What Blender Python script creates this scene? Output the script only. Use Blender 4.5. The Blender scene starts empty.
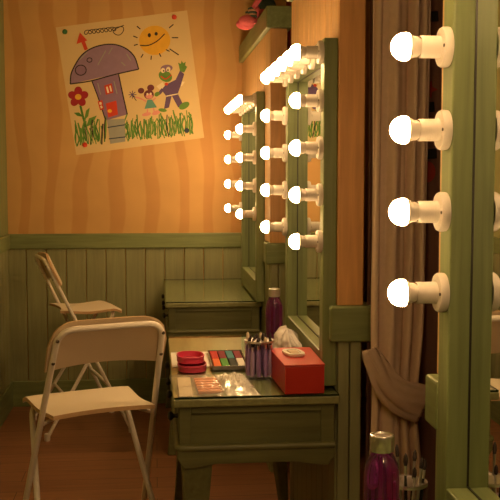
import bpy, bmesh, math, random
from mathutils import Vector, Matrix, noise
random.seed(7)
C = bpy.context.scene.collection
PI = math.pi
R = math.radians

# ------------------------------------------------------------------ materials
def new_mat(name):
    m = bpy.data.materials.new(name); m.use_nodes = True
    nt = m.node_tree
    return m, nt, nt.nodes['Principled BSDF']

def plain(name, col, rough=.5, metal=0, coat=0, trans=0, vary=.08, scale=9, bump=0, ior=1.45, sss=0):
    m, nt, b = new_mat(name)
    N = nt.nodes
    tc = N.new('ShaderNodeTexCoord'); nz = N.new('ShaderNodeTexNoise')
    nz.inputs['Scale'].default_value = scale; nz.inputs['Detail'].default_value = 4
    nt.links.new(tc.outputs['Object'], nz.inputs['Vector'])
    mx = N.new('ShaderNodeMix'); mx.data_type = 'RGBA'
    mx.inputs['A'].default_value = (*[c*(1-vary) for c in col], 1)
    mx.inputs['B'].default_value = (*[min(1, c*(1+vary)) for c in col], 1)
    nt.links.new(nz.outputs['Fac'], mx.inputs['Factor'])
    nt.links.new(mx.outputs['Result'], b.inputs['Base Color'])
    b.inputs['Roughness'].default_value = rough; b.inputs['Metallic'].default_value = metal
    b.inputs['Coat Weight'].default_value = coat; b.inputs['Coat Roughness'].default_value = .05
    b.inputs['Transmission Weight'].default_value = trans; b.inputs['IOR'].default_value = ior
    if bump:
        bp = N.new('ShaderNodeBump'); bp.inputs['Strength'].default_value = bump; bp.inputs['Distance'].default_value = .004
        nt.links.new(nz.outputs['Fac'], bp.inputs['Height']); nt.links.new(bp.outputs['Normal'], b.inputs['Normal'])
    return m

def painted_wood(name, col, axis=2, rough=.45, vary=.28, scale=1.0, bump=.25):
    """paint brushed thinly over timber: grain streaks along one axis"""
    m, nt, b = new_mat(name); N = nt.nodes; L = nt.links
    tc = N.new('ShaderNodeTexCoord'); mp = N.new('ShaderNodeMapping')
    s = [26*scale]*3; s[axis] = 1.6*scale
    mp.inputs['Scale'].default_value = s
    L.new(tc.outputs['Object'], mp.inputs['Vector'])
    nz = N.new('ShaderNodeTexNoise'); nz.inputs['Scale'].default_value = 2.2; nz.inputs['Detail'].default_value = 6
    nz.inputs['Distortion'].default_value = .6
    L.new(mp.outputs['Vector'], nz.inputs['Vector'])
    n2 = N.new('ShaderNodeTexNoise'); n2.inputs['Scale'].default_value = 3.0; n2.inputs['Detail'].default_value = 3
    L.new(tc.outputs['Object'], n2.inputs['Vector'])
    ad = N.new('ShaderNodeMath'); ad.operation = 'MULTIPLY_ADD'; ad.inputs[1].default_value = .6
    L.new(nz.outputs['Fac'], ad.inputs[0])
    m2 = N.new('ShaderNodeMath'); m2.operation = 'MULTIPLY'; m2.inputs[1].default_value = .4
    L.new(n2.outputs['Fac'], m2.inputs[0]); L.new(m2.outputs[0], ad.inputs[2])
    rp = N.new('ShaderNodeValToRGB')
    rp.color_ramp.elements[0].position = .3; rp.color_ramp.elements[1].position = .7
    rp.color_ramp.elements[0].color = (*[c*(1-vary) for c in col], 1)
    rp.color_ramp.elements[1].color = (*[min(1, c*(1+vary)) for c in col], 1)
    L.new(ad.outputs[0], rp.inputs['Fac']); L.new(rp.outputs['Color'], b.inputs['Base Color'])
    b.inputs['Roughness'].default_value = rough
    bp = N.new('ShaderNodeBump'); bp.inputs['Strength'].default_value = bump; bp.inputs['Distance'].default_value = .002
    L.new(nz.outputs['Fac'], bp.inputs['Height']); L.new(bp.outputs['Normal'], b.inputs['Normal'])
    return m

def striped_wall_mat():
    """hand-painted wavy vertical stripes, two oranges"""
    m, nt, b = new_mat('striped_plaster'); N = nt.nodes; L = nt.links
    ge = N.new('ShaderNodeNewGeometry'); sp = N.new('ShaderNodeSeparateXYZ'); L.new(ge.outputs['Position'], sp.inputs[0])
    mp = N.new('ShaderNodeMapping'); mp.inputs['Scale'].default_value = (1.6, 1, 1.1)
    L.new(ge.outputs['Position'], mp.inputs['Vector'])
    nz = N.new('ShaderNodeTexNoise'); nz.inputs['Scale'].default_value = 1.5; nz.inputs['Detail'].default_value = 1
    L.new(mp.outputs['Vector'], nz.inputs['Vector'])
    ma = N.new('ShaderNodeMath'); ma.operation = 'MULTIPLY_ADD'; ma.inputs[1].default_value = .17
    L.new(nz.outputs['Fac'], ma.inputs[0]); L.new(sp.outputs['X'], ma.inputs[2])
    sc = N.new('ShaderNodeMath'); sc.operation = 'MULTIPLY'; sc.inputs[1].default_value = 2*PI/.182
    L.new(ma.outputs[0], sc.inputs[0])
    sn = N.new('ShaderNodeMath'); sn.operation = 'SINE'; L.new(sc.outputs[0], sn.inputs[0])
    rp = N.new('ShaderNodeValToRGB'); e = rp.color_ramp.elements
    e[0].position = .60; e[1].position = .76
    e[0].color = (.69, .41, .145, 1); e[1].color = (.62, .335, .108, 1)
    h = N.new('ShaderNodeMath'); h.operation = 'MULTIPLY_ADD'; h.inputs[1].default_value = .5; h.inputs[2].default_value = .5
    L.new(sn.outputs[0], h.inputs[0]); L.new(h.outputs[0], rp.inputs['Fac'])
    n3 = N.new('ShaderNodeTexNoise'); n3.inputs['Scale'].default_value = 5; L.new(ge.outputs['Position'], n3.inputs['Vector'])
    mx = N.new('ShaderNodeMix'); mx.data_type = 'RGBA'; mx.blend_type = 'MULTIPLY'; mx.inputs['Factor'].default_value = .25
    L.new(rp.outputs['Color'], mx.inputs['A']); L.new(n3.outputs['Fac'], mx.inputs['B'])
    L.new(mx.outputs['Result'], b.inputs['Base Color']); b.inputs['Roughness'].default_value = .75
    return m

def floor_mat():
    m, nt, b = new_mat('laminate_floor'); N = nt.nodes; L = nt.links
    ge = N.new('ShaderNodeNewGeometry')
    br = N.new('ShaderNodeTexBrick'); br.inputs['Scale'].default_value = 1
    br.inputs['Brick Width'].default_value = 1.2; br.inputs['Row Height'].default_value = .14; br.inputs['Mortar Size'].default_value = .0016
    br.inputs['Color1'].default_value = (.40, .18, .082, 1); br.inputs['Color2'].default_value = (.33, .14, .064, 1); br.inputs['Mortar'].default_value = (.06, .025, .012, 1)
    L.new(ge.outputs['Position'], br.inputs['Vector'])
    mp = N.new('ShaderNodeMapping'); mp.inputs['Scale'].default_value = (2, 26, 1); L.new(ge.outputs['Position'], mp.inputs['Vector'])
    nz = N.new('ShaderNodeTexNoise'); nz.inputs['Scale'].default_value = 1.5; nz.inputs['Detail'].default_value = 5; L.new(mp.outputs['Vector'], nz.inputs['Vector'])
    mx = N.new('ShaderNodeMix'); mx.data_type = 'RGBA'; mx.blend_type = 'MULTIPLY'; mx.inputs['Factor'].default_value = .6
    L.new(br.outputs['Color'], mx.inputs['A']); L.new(nz.outputs['Fac'], mx.inputs['B']); L.new(mx.outputs['Result'], b.inputs['Base Color'])
    b.inputs['Roughness'].default_value = .42
    return m

def glassy(name, tint=(1, 1, 1), rough=.02, ior=1.5):
    """thin clear sheet: fresnel mix of see-through and mirror-like"""
    m = bpy.data.materials.new(name); m.use_nodes = True; nt = m.node_tree; N = nt.nodes; N.clear()
    o = N.new('ShaderNodeOutputMaterial'); t = N.new('ShaderNodeBsdfTransparent'); g = N.new('ShaderNodeBsdfGlossy')
    t.inputs['Color'].default_value = (*tint, 1); g.inputs['Roughness'].default_value = rough
    f = N.new('ShaderNodeFresnel'); f.inputs['IOR'].default_value = ior
    x = N.new('ShaderNodeMixShader'); ge = N.new('ShaderNodeNewGeometry'); iv = N.new('ShaderNodeMath'); iv.operation = 'SUBTRACT'; iv.inputs[0].default_value = 1
    mu = N.new('ShaderNodeMath'); mu.operation = 'MULTIPLY'; nt.links.new(ge.outputs['Backfacing'], iv.inputs[1])   # no second mirror image off the inner face
    nt.links.new(f.outputs[0], mu.inputs[0]); nt.links.new(iv.outputs[0], mu.inputs[1]); nt.links.new(mu.outputs[0], x.inputs[0]); nt.links.new(t.outputs[0], x.inputs[1]); nt.links.new(g.outputs[0], x.inputs[2])
    nt.links.new(x.outputs[0], o.inputs['Surface'])
    return m

def film(name, opacity=.25, col=(.9, .88, .85)):
    m = bpy.data.materials.new(name); m.use_nodes = True; nt = m.node_tree; N = nt.nodes
    b = N['Principled BSDF']; b.inputs['Base Color'].default_value = (*col, 1); b.inputs['Roughness'].default_value = .12
    b.inputs['Specular IOR Level'].default_value = .9
    o = N['Material Output']; t = N.new('ShaderNodeBsdfTransparent'); x = N.new('ShaderNodeMixShader')
    x.inputs[0].default_value = opacity
    nt.links.new(t.outputs[0], x.inputs[1]); nt.links.new(b.outputs[0], x.inputs[2]); nt.links.new(x.outputs[0], o.inputs['Surface'])
    return m

def bulb_mat(name, col, front, back):
    """frosted LED dome: the chip shines forward, so the dome is brightest at its tip"""
    m = emis(name, col, front); nt = m.node_tree; N = nt.nodes
    tc = N.new('ShaderNodeTexCoord'); sp = N.new('ShaderNodeSeparateXYZ'); mr = N.new('ShaderNodeMapRange')
    mr.inputs['From Min'].default_value = -.0645; mr.inputs['From Max'].default_value = -.0725
    mr.inputs['To Min'].default_value = back; mr.inputs['To Max'].default_value = front
    nt.links.new(tc.outputs['Object'], sp.inputs[0]); nt.links.new(sp.outputs['X'], mr.inputs['Value'])
    nt.links.new(mr.outputs['Result'], N['Emission'].inputs['Strength'])
    return m

def emis(name, col, strength):
    m = bpy.data.materials.new(name); m.use_nodes = True; nt = m.node_tree; N = nt.nodes; N.clear()
    o = N.new('ShaderNodeOutputMaterial'); e = N.new('ShaderNodeEmission')
    e.inputs['Color'].default_value = (*col, 1); e.inputs['Strength'].default_value = strength
    nt.links.new(e.outputs[0], o.inputs['Surface'])
    return m

BULB_STRENGTH = 86
BULB_BACK = 10
BULB_COL = (1.0, .60, .26)
GREEN = (.188, .230, .090)
M = dict(
    pal_tray=plain('palette_tray', (.16, .14, .12), .2),
    green_v=painted_wood('green_painted_wood_upright', GREEN, 2),
    green_y=painted_wood('green_painted_wood_lengthwise', GREEN, 1),
    green_x=painted_wood('green_painted_wood_across', GREEN, 0),
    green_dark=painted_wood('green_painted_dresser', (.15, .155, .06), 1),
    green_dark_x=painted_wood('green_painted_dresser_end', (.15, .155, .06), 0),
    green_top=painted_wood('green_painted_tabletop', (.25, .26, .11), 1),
    wains=painted_wood('wainscot_green', (.26, .27, .13), 2, vary=.2),
    pine=painted_wood('orange_stained_boards', (.66, .40, .165), 2, vary=.22, rough=.5),
    pine_end=painted_wood('orange_stained_board_end', (.64, .34, .12), 2, vary=.22, rough=.5),
    stripes=striped_wall_mat(), floor=floor_mat(),
    leftwall=plain('pale_green_wall', (.36, .36, .14), .7),
    ceil=plain('ceiling_cream', (.62, .55, .42), .8),
    maroon=plain('maroon_wall', (.11, .03, .02), .8),
    mirror=plain('mirror_silver', (.86, .88, .86), .0, metal=1, vary=0),
    white_plastic=plain('cream_lamp_plastic', (.68, .62, .54), .35, vary=.02),
    bulb=bulb_mat('lit_bulb', BULB_COL, BULB_STRENGTH, BULB_BACK),
    screw=plain('dark_screw', (.12, .10, .08), .35, metal=1),
    steel=plain('brushed_steel', (.70, .68, .66), .28, metal=1),
    chair_tube=plain('white_enamel_tube', (.78, .72, .62), .3, vary=.03),
    chair_seat=plain('white_laminate', (.76, .68, .53), .4, vary=.04),
    chair_back=plain('tan_backrest', (.66, .53, .36), .45, vary=.05),
    chair_edge=plain('birch_ply_edge', (.55, .36, .19), .55, vary=.15, scale=40),
    black=plain('black_plastic', (.015, .014, .012), .4),
    knob=plain('dark_knob', (.03, .028, .02), .35),
    glass_top=glassy('glass_sheet', (.93, .97, .93), .015, 1.52),
    glass_edge=plain('glass_edge', (.015, .03, .018), .15),
    acryl=glassy('clear_acrylic', (.93, .90, .95), .05, 1.22),
    purple=plain('purple_translucent', (.50, .06, .52), .04, trans=.93, vary=.05),
    purple_dark=plain('purple_liquid', (.16, .015, .14), .2, trans=.3, vary=.05),
    violet=plain('violet_handle', (.36, .25, .50), .4),
    violet_pale=plain('pale_violet_handle', (.52, .42, .60), .4),
    bristle_dark=plain('dark_bristle', (.03, .02, .018), .8),
    bristle_pale=plain('pale_bristle', (.68, .55, .40), .8),
    red_box=plain('red_card', (.55, .035, .02), .4, vary=.04),
    red_box_dark=plain('red_card_side', (.55, .035, .02), .4, vary=.04),
    white=plain('white_paper', (.80, .76, .68), .6, vary=.03),
    pink=plain('hot_pink_plastic', (.60, .05, .11), .35, vary=.03),
    orange_stick=plain('orange_crayon', (.80, .26, .06), .4),
    film=film('clear_bag_film', .22), film_crumple=film('crumpled_film', .6, (.92, .88, .82)),
    tulle=film('white_netting', .72, (.86, .82, .80)),
    card=plain('cream_card', (.66, .55, .33), .6),
    curtain=plain('brown_curtain', (.63, .48, .36), .85, vary=.1, scale=60),
    curtain_tie=plain('brown_sash', (.54, .40, .29), .85, vary=.1, scale=60),
    backcloth=plain('dark_backdrop_cloth', (.16, .08, .06), .9),
    motif=plain('red_motif', (.30, .035, .02), .8), motif_dark=plain('black_motif', (.008, .007, .006), .8),
    paper=plain('drawing_paper', (.70, .54, .27), .8, vary=.03),
    plush_pink=plain('pink_plush', (.70, .14, .17), .95, vary=.2, scale=120, bump=.5),
    plush_teal=plain('teal_plush', (.07, .13, .12), .95, vary=.3, scale=120, bump=.5),
    plush_skin=plain('pale_plush', (.60, .36, .24), .95, vary=.1, scale=120, bump=.5),
)
def flat(n, c): M[n] = plain(n, c, .8, vary=.12, scale=30)
for n, c in dict(ink=(.03, .02, .02), d_purple=(.30, .20, .31), d_purple2=(.26, .16, .27), d_red=(.62, .06, .025), d_yellow=(.78, .44, .04),
                 d_green=(.07, .20, .035), d_green2=(.13, .28, .05), d_crimson=(.36, .02, .03), d_grey=(.33, .34, .30), d_teal=(.12, .33, .27),
                 d_pink=(.72, .30, .26), d_brown=(.16, .04, .05), d_blue=(.13, .08, .19), d_cream=(.82, .72, .50), pin_green=(.05, .17, .06), pin_blue=(.04, .06, .10),
                 pan_red=(.55, .03, .02), pan_orange=(.75, .16, .03), pan_teal=(.04, .22, .25), pan_green=(.08, .30, .04), pan_maroon=(.18, .01, .02),
                 pan_black=(.012, .02, .012), pan_white=(.7, .66, .6), pan_yellow=(.75, .48, .04)).items(): flat(n, c)

# ------------------------------------------------------------------ mesh helpers
def finish(name, bm, mats, parent=None, smooth=False, bevel=0, seg=2, angle=40):
    bmesh.ops.recalc_face_normals(bm, faces=bm.faces)
    me = bpy.data.meshes.new(name); bm.to_mesh(me); bm.free()
    o = bpy.data.objects.new(name, me); C.objects.link(o)
    for m in (mats if isinstance(mats, (list, tuple)) else [mats]): me.materials.append(m)
    if smooth:
        for p in me.polygons: p.use_smooth = True
        me.set_sharp_from_angle(angle=R(angle))
    if bevel:
        b = o.modifiers.new('bevel', 'BEVEL'); b.width = bevel; b.segments = seg; b.limit_method = 'ANGLE'; b.angle_limit = R(40)
    if parent: o.parent = parent
    return o
def bx(bm, x0, x1, y0, y1, z0, z1, mi=0):
    v = [bm.verts.new((x, y, z)) for z in (z0, z1) for y in (y0, y1) for x in (x0, x1)]
    for q in ((0, 2, 3, 1), (4, 5, 7, 6), (0, 1, 5, 4), (2, 6, 7, 3), (0, 4, 6, 2), (1, 3, 7, 5)):
        f = bm.faces.new([v[i] for i in q]); f.material_index = mi
def box(name, x0, x1, y0, y1, z0, z1, m, parent=None, bevel=.003):
    bm = bmesh.new(); bx(bm, x0, x1, y0, y1, z0, z1)
    return finish(name, bm, m, parent, bevel=bevel)
def tube(bm, pts, r, n=12, mi=0, cap=True):
    """round bar through points; r a number or a list"""
    pts = [Vector(p) for p in pts]; rs = r if isinstance(r, (list, tuple)) else [r]*len(pts)
    rings = []; up = None
    for i, p in enumerate(pts):
        d = (pts[min(i+1, len(pts)-1)] - pts[max(i-1, 0)]).normalized()
        if up is None:
            up = d.orthogonal().normalized()
        else:
            up = (up - d*up.dot(d)).normalized()
        s = d.cross(up)
        rings.append([bm.verts.new(p + (up*math.cos(2*PI*k/n) + s*math.sin(2*PI*k/n))*rs[i]) for k in range(n)])
    for a, b in zip(rings, rings[1:]):
        for k in range(n):
            f = bm.faces.new((a[k], a[(k+1) % n], b[(k+1) % n], b[k])); f.material_index = mi
    if cap:
        for q in (rings[0][::-1], rings[-1]):
            f = bm.faces.new(q); f.material_index = mi
def lathe(bm, prof, n=24, axis='Z', org=(0, 0, 0), mi=0):
    """prof: (radius, height) list; closed with caps at zero radius"""
    org = Vector(org); rings = []
    for r, h in prof:
        ring = []
        for k in range(1 if r < 1e-6 else n):
            a = 2*PI*k/n; c, s = r*math.cos(a), r*math.sin(a)
            v = (c, s, h) if axis == 'Z' else ((-h, c, s) if axis == '-X' else (c, -h, s))
            ring.append(bm.verts.new(org + Vector(v)))
        rings.append(ring)
    for a, b in zip(rings, rings[1:]):
        for k in range(n):
            if len(a) == 1 and len(b) == 1: break
            q = [a[0], b[(k+1) % n], b[k]] if len(a) == 1 else ([a[k], a[(k+1) % n], b[0]] if len(b) == 1 else [a[k], a[(k+1) % n], b[(k+1) % n], b[k]])
            f = bm.faces.new(q); f.material_index = mi
    for q in (rings[0], rings[-1]):
        if len(q) > 2: f = bm.faces.new(q); f.material_index = mi
def spline(pts, n=8):
    """Catmull-Rom through points"""
    P = [Vector(p) for p in pts]; P = [P[0]*2-P[1]] + P + [P[-1]*2-P[-2]]; out = []
    for i in range(1, len(P)-2):
        for k in range(n):
            t = k/n; a, b, c, d = P[i-1], P[i], P[i+1], P[i+2]
            out.append(.5*((2*b) + (c-a)*t + (2*a-5*b+4*c-d)*t*t + (3*b-a-3*c+d)*t**3))
    out.append(P[-2]); return out
def bend(a, b, c, r, n=6):
    """points of a rounded corner at b between a and c"""
    a, b, c = Vector(a), Vector(b), Vector(c); p = b + (a-b).normalized()*r; q = b + (c-b).normalized()*r
    return [(1-t)**2*p + 2*t*(1-t)*b + t*t*q for t in [k/n for k in range(n+1)]]
def struct(o, kind='structure'): o['kind'] = kind; return o
def tag(o, label, cat, group=None):
    o['label'] = label; o['category'] = cat
    if group: o['group'] = group
    return o
def thing(name, label, cat, loc=(0, 0, 0), rz=0, group=None):
    o = bpy.data.objects.new(name, None); C.objects.link(o); o.location = loc; o.rotation_euler = (0, 0, rz); o.empty_display_size = .05
    return tag(o, label, cat, group)
def kids(o): return [c for c in bpy.data.objects if c.parent == o]
def dup(o, parent=None, loc=None, rz=None, label=None, group=None):
    c = o.copy(); C.objects.link(c)
    if parent: c.parent = parent
    if loc: c.location = loc
    if rz is not None: c.rotation_euler = (c.rotation_euler[0], c.rotation_euler[1], rz)
    if label: c['label'] = label
    if group: c['group'] = group
    for k in kids(o): dup(k, c)
    return c

# ------------------------------------------------------------------ room shell
YB = 5.6; XL = -.86; XP = .512; XPB = .587
struct(box('floor', -1.6, 1.9, -2.5, 5.8, -.08, 0, M['floor'], bevel=0))
struct(box('ceiling', -1.6, 1.9, -2.5, 5.8, 2.75, 2.83, M['ceil'], bevel=0))
struct(box('wall_back', -1.6, 1.9, YB, YB+.1, 0, 2.75, M['stripes'], bevel=0))
struct(box('wall_left', XL-.1, XL, -2.5, YB, 0, 2.75, M['leftwall'], bevel=0))
struct(box('wall_front', -1.6, 1.9, -2.6, -2.5, 0, 2.75, M['stripes'], bevel=0))
struct(box('wall_right', 1.3, 1.4, -2.5, YB, 0, 2.75, M['maroon'], bevel=0))
# wainscot boards and rail on the back wall
def boards(name, axis, a0, a1, face, depth, z0, z1, step, m, groove=.004):
    """tongue-and-groove boards; axis 'x' runs along X facing -Y, 'y' along Y facing +X, 'Y' along Y facing -X"""
    bm = bmesh.new(); n = max(1, round((a1-a0)/step)); w = (a1-a0)/n
    for i in range(n):
        p, q = a0+i*w+groove/2, a0+(i+1)*w-groove/2
        if axis == 'x': bx(bm, p, q, face, face+depth, z0, z1)
        elif axis == 'y': bx(bm, face-depth, face, p, q, z0, z1)
        else: bx(bm, face, face+depth, p, q, z0, z1)
    return finish(name, bm, m, bevel=.0035, seg=2)
struct(boards('trim_1', 'x', XL, .512, YB-.014, .014, 0, .935, .112, M['wains']))
bm = bmesh.new(); bx(bm, XL, .512, YB-.03, YB, .925, 1.012); struct(finish('trim_2', bm, M['green_x'], bevel=.006))
struct(box('baseboard_back', XL, .512, YB-.028, YB-.014, 0, .15, M['green_x'], bevel=.004))
struct(boards('trim_3', 'y', -2.4, YB-.014, XL+.014, .014, 0, .935, .112, M['wains']))
struct(box('trim_4', XL, XL+.03, -2.4, YB-.03, .925, 1.012, M['green_y'], bevel=.006))
struct(box('baseboard_left', XL+.014, XL+.028, -2.4, YB-.028, 0, .15, M['green_y'], bevel=.004))
struct(box('trim_5', XL, XL+.014, YB-.34, YB, 1.012, 2.75, M['green_v'], bevel=.004))

# three stub walls that carry the mirrors: orange boards above a green lower part, cap on top
def stub(y0, y1, far_rail, zt=2.0, rail=(.923, 1.011), tn=6, over=.022):
    w = boards('wall_right_panel', 'Y', y0+.02, y1, XP, .012, rail[1], zt, .105, M['pine'], .003); struct(w)
    struct(boards('wall_right_lower', 'Y', y0+.02, y1, XP, .012, 0, rail[0], .105, M['wains'], .003))
    struct(box('wall_right_core', XP+.012, XPB-.002, y0+.02, y1, 0, zt, M['pine'], bevel=0))
    struct(box('wall_right_end', XP, XPB, y0, y0+.02, rail[1], zt, M['pine_end'], bevel=.003))
    bm = bmesh.new(); bx(bm, XP+.004, XP+.036, y0, y0+.02, 0, rail[0]); bx(bm, XP+.039, XPB-.004, y0, y0+.02, 0, rail[0])
    struct(finish('wall_right_end_lower', bm, M['wains'], bevel=.003))
    struct(box('trim_%d' % tn, XP-.022, XPB+over, y0-.02, y0+.075, rail[0]-.006, rail[1], M['green_x'], bevel=.006))
    struct(box('trim_%d' % (tn+1), XP-.02, XPB+.02, y0-.02, y1, zt, zt+.095, M['green_y'], bevel=.005))
    if far_rail: struct(box('trim_%d' % (tn+2), XP-.02, XPB+.02, y1-.07, y1+.004, rail[0], rail[1], M['green_y'], bevel=.005))
stub(.62, 1.68, True, rail=(.912, 1.0), tn=6)
stub(2.635, 3.57, False, rail=(.896, .992), tn=9, over=.030)
stub(4.215, YB-.03, False, rail=(.965, 1.052), tn=12)

# ------------------------------------------------------------------ vanity mirrors
XF, XM = .472, .5085
def lamp_holder(parent, y, z, xb):
    h = bpy.data.objects.new('lamp_holder', holder_me); C.objects.link(h); h.parent = parent; h.location = (0, y, z)
    b = bpy.data.objects.new('bulb', bulb_me); C.objects.link(b); b.parent = h
    n = bpy.data.objects.new('bulb_collar', collar_me); C.objects.link(n); n.parent = h
    for yy in (0, .049):
        s = bpy.data.objects.new('screw', screw_me); C.objects.link(s); s.parent = h; s.location = (0, yy, 0)
    return h
def mesh_only(o):
    me = o.data; bpy.data.objects.remove(o); return me
bm = bmesh.new()   # X = 0 is the frame's front, lamps point to -X
lathe(bm, [(0, 0), (.032, 0), (.0325, .004), (.0325, .010), (.0305, .0135), (.0185, .0145), (.0180, .017), (.0180, .046), (.0172, .0475), (.0155, .0475), (.0150, .044), (0, .044)], 28, '-X')
holder_me = mesh_only(finish('lamp_holder', bm, M['white_plastic'], smooth=True))
bm = bmesh.new(); lathe(bm, [(0, .0435), (.0135, .0435), (.0135, .047), (.0160, .050), (.0172, .057), (.0192, .0612), (.0218, .0657)], 24, '-X')
collar_me = mesh_only(finish('bulb_collar', bm, M['white_plastic'], smooth=True))
bm = bmesh.new(); c = .0715; r = .0225
lathe(bm, [(r*math.sin(a), c - r*math.cos(a)) for a in [R(75)]] + [(r*math.sin(R(a)), c - r*math.cos(R(a))) for a in range(82, 180, 7)] + [(0, c+r)], 24, '-X')
bulb_me = mesh_only(finish('bulb', bm, M['bulb'], smooth=True))
bm = bmesh.new(); lathe(bm, [(0, .0128), (.0028, .0128), (.0028, .0152), (0, .0158)], 10, '-X', (0, -.0245, 0))
screw_me = mesh_only(finish('screw', bm, M['screw']))

def mirror(y0, label, dz=0):
    """outer frame y0..y0+.782; bulb columns .027 in from either edge"""
    W = .782; z0, z1 = .7585, 1.742; pw = .054; zb = .852
    t = thing('vanity_mirror', label, 'mirror', (XF, y0, 0), group='bulb-lit vanity mirrors')
    d = XP-XF-.001
    box('frame_post', 0, d, 0, pw, z0, z1, M['green_v'], t, .003)
    box('frame_post', 0, d, W-pw, W, z0, z1, M['green_v'], t, .003)
    box('frame_rail', 0, d, pw, W-pw, z1-pw, z1, M['green_y'], t, .003)
    box('frame_rail', 0, d, pw, W-pw, z0, zb, M['green_y'], t, .003)
    g = box('mirror_glass', XM-XF, XM-XF+.0022, pw+.002, W-pw-.002, zb+.002, z1-pw-.002, M['mirror'], t, 0)
    bm = bmesh.new(); e = .0025
    for a in ((pw, pw+e, zb, z1-pw), (W-pw-e, W-pw, zb, z1-pw), (pw, W-pw, z1-pw-e, z1-pw), (pw, W-pw, zb, zb+e)):
        bx(bm, XM-XF-.0015, XM-XF+.0005, *a)
    finish('glazing_bead', bm, M['black'], t)
    for k in range(4):
        for y in (.027, W-.027): lamp_holder(t, y, 1.1725+.1325*k, 0)
    for k in range(6): lamp_holder(t, .027+(W-.054)*k/5, 1.7045, 0)
    return t
mirror(.757, 'nearest green framed mirror with round bulbs, large beside the brown curtain')
mirror(2.645, 'middle green framed mirror with round bulbs, above the table with red box')
mirror(4.42, 'farthest green framed mirror with round bulbs, small, beside the striped back wall')

# ------------------------------------------------------------------ dressing tables
TX0, TX1, TL, TH = .045, .511, .98, .7505
def table(y0, label, L=TL):
    t = thing('dressing_table', label, 'table', (TX0, y0, 0), group='green dressing tables under the mirrors')
    W = TX1-TX0
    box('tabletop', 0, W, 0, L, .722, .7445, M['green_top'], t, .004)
    g = box('glass_sheet', .002, W-.002, .002, L-.002, .7450, TH, M['glass_top'], t, 0); g.data.materials.append(M['glass_edge'])
    for p in g.data.polygons:
        if abs(p.normal.z) < .5: p.material_index = 1
    # carcass with raised corner stiles and an inset end panel
    bm = bmesh.new(); bx(bm, .03, W-.012, .03, L-.03, .555, .721)
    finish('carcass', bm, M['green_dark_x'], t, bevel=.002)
    for ya, yb in ((.018, .03), (L-.03, L-.018)):
        bm = bmesh.new()
        bx(bm, .018, .05, ya, yb, .56, .721); bx(bm, W-.05, W-.012, ya, yb, .56, .721)
        bx(bm, .05, W-.05, ya, yb, .70, .721)
        finish('end_frame', bm, M['green_dark_x'], t, bevel=.002)
    # rounded moulding running round the carcass
    bm = bmesh.new(); zc = .603
    tube(bm, [(W-.012, .016, zc)] + bend((W-.012, .016, zc), (.014, .016, zc), (.014, L-.016, zc), .015) + bend((.014, .016, zc), (.014, L-.016, zc), (W-.012, L-.016, zc), .015) + [(W-.012, L-.016, zc)], .0105, 10)
    finish('moulding', bm, M['green_dark_x'], t, smooth=True)
    # scalloped apron at the ends
    for ya in (.012, L-.030):
        bm = bmesh.new(); top = .596; xs = [.012+(W-.024)*k/24 for k in range(25)]
        lo = []
        for x in xs:
            u = (x-.012)/(W-.024); e = min(u, 1-u)
            lo.append(.545 + .012*min(1, e/.25)*(1-math.cos(min(1, e/.25)*PI))/2 + (.03*(1-e/.035) if e < .035 else 0))
        f = [[bm.verts.new((x, y, z)) for y in (ya, ya+.018)] for x, z in zip(xs, lo)]; g = [[bm.verts.new((x, y, top)) for y in (ya, ya+.018)] for x in xs]
        for i in range(24):
            for q in ((f[i][0], f[i+1][0], g[i+1][0], g[i][0]), (f[i+1][1], f[i][1], g[i][1], g[i+1][1]), (f[i][0], f[i][1], f[i+1][1], f[i+1][0]), (g[i][0], g[i+1][0], g[i+1][1], g[i][1])): bm.faces.new(q)
        bm.faces.new((f[0][0], g[0][0], g[0][1], f[0][1])); bm.faces.new((f[24][0], f[24][1], g[24][1], g[24][0]))
        finish('apron', bm, M['green_dark_x'], t, bevel=.002)
    # two drawers on the sitter's side, two dark knobs each
    for ya in (.05, L/2+.01):
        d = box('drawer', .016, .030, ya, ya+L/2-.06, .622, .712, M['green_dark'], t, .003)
        for yk in (ya+.08, ya+L/2-.14):
            bm = bmesh.new(); lathe(bm, [(0, 0), (.0075, 0), (.006, .006), (.006, .012), (.0125, .017), (.014, .023), (.010, .028), (0, .0295)], 16, '-X', (.016, yk, .667))
            finish('knob', bm, M['knob'], d, smooth=True)
    # curved bracket legs
    for sx in (0, 1):
        for sy in (0, 1):
            if sx and not sy: continue
            bm = bmesh.new(); rings = []
            for k in range(13):
                u = k/12; z = .556*(1-u); w = .056*(1-u)**1.4 + .034 + .010*max(0, (u-.85)/.15); off = .020*math.sin(u*PI*1.1)
                x0 = .022+off*.6-.012*u; y0_ = .022+off*.6-.012*u
                a = [(x0, y0_), (x0+w, y0_), (x0+w*.72, y0_+w*.72), (x0, y0_+w)]
                ring = []
                for (px, py) in a:
                    X = px if not sx else W-px-.01+.016; Y = py if not sy else L-py
                    ring.append(bm.verts.new((min(X, W-.006), Y, z)))
                rings.append(ring)
            for a, b in zip(rings, rings[1:]):
                for k in range(4): bm.faces.new((a[k], a[(k+1) % 4], b[(k+1) % 4], b[k]))
            bm.faces.new(rings[0]); bm.faces.new(rings[-1][::-1])
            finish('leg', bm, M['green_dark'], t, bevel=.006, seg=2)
    return t
table(.66, 'nearest green dressing table, holding the large purple bottle')
table(2.578, 'middle green dressing table crowded with red box, brushes and paint palette')
table(4.515, 'farthest green dressing table, bare, against the striped back wall')

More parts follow.
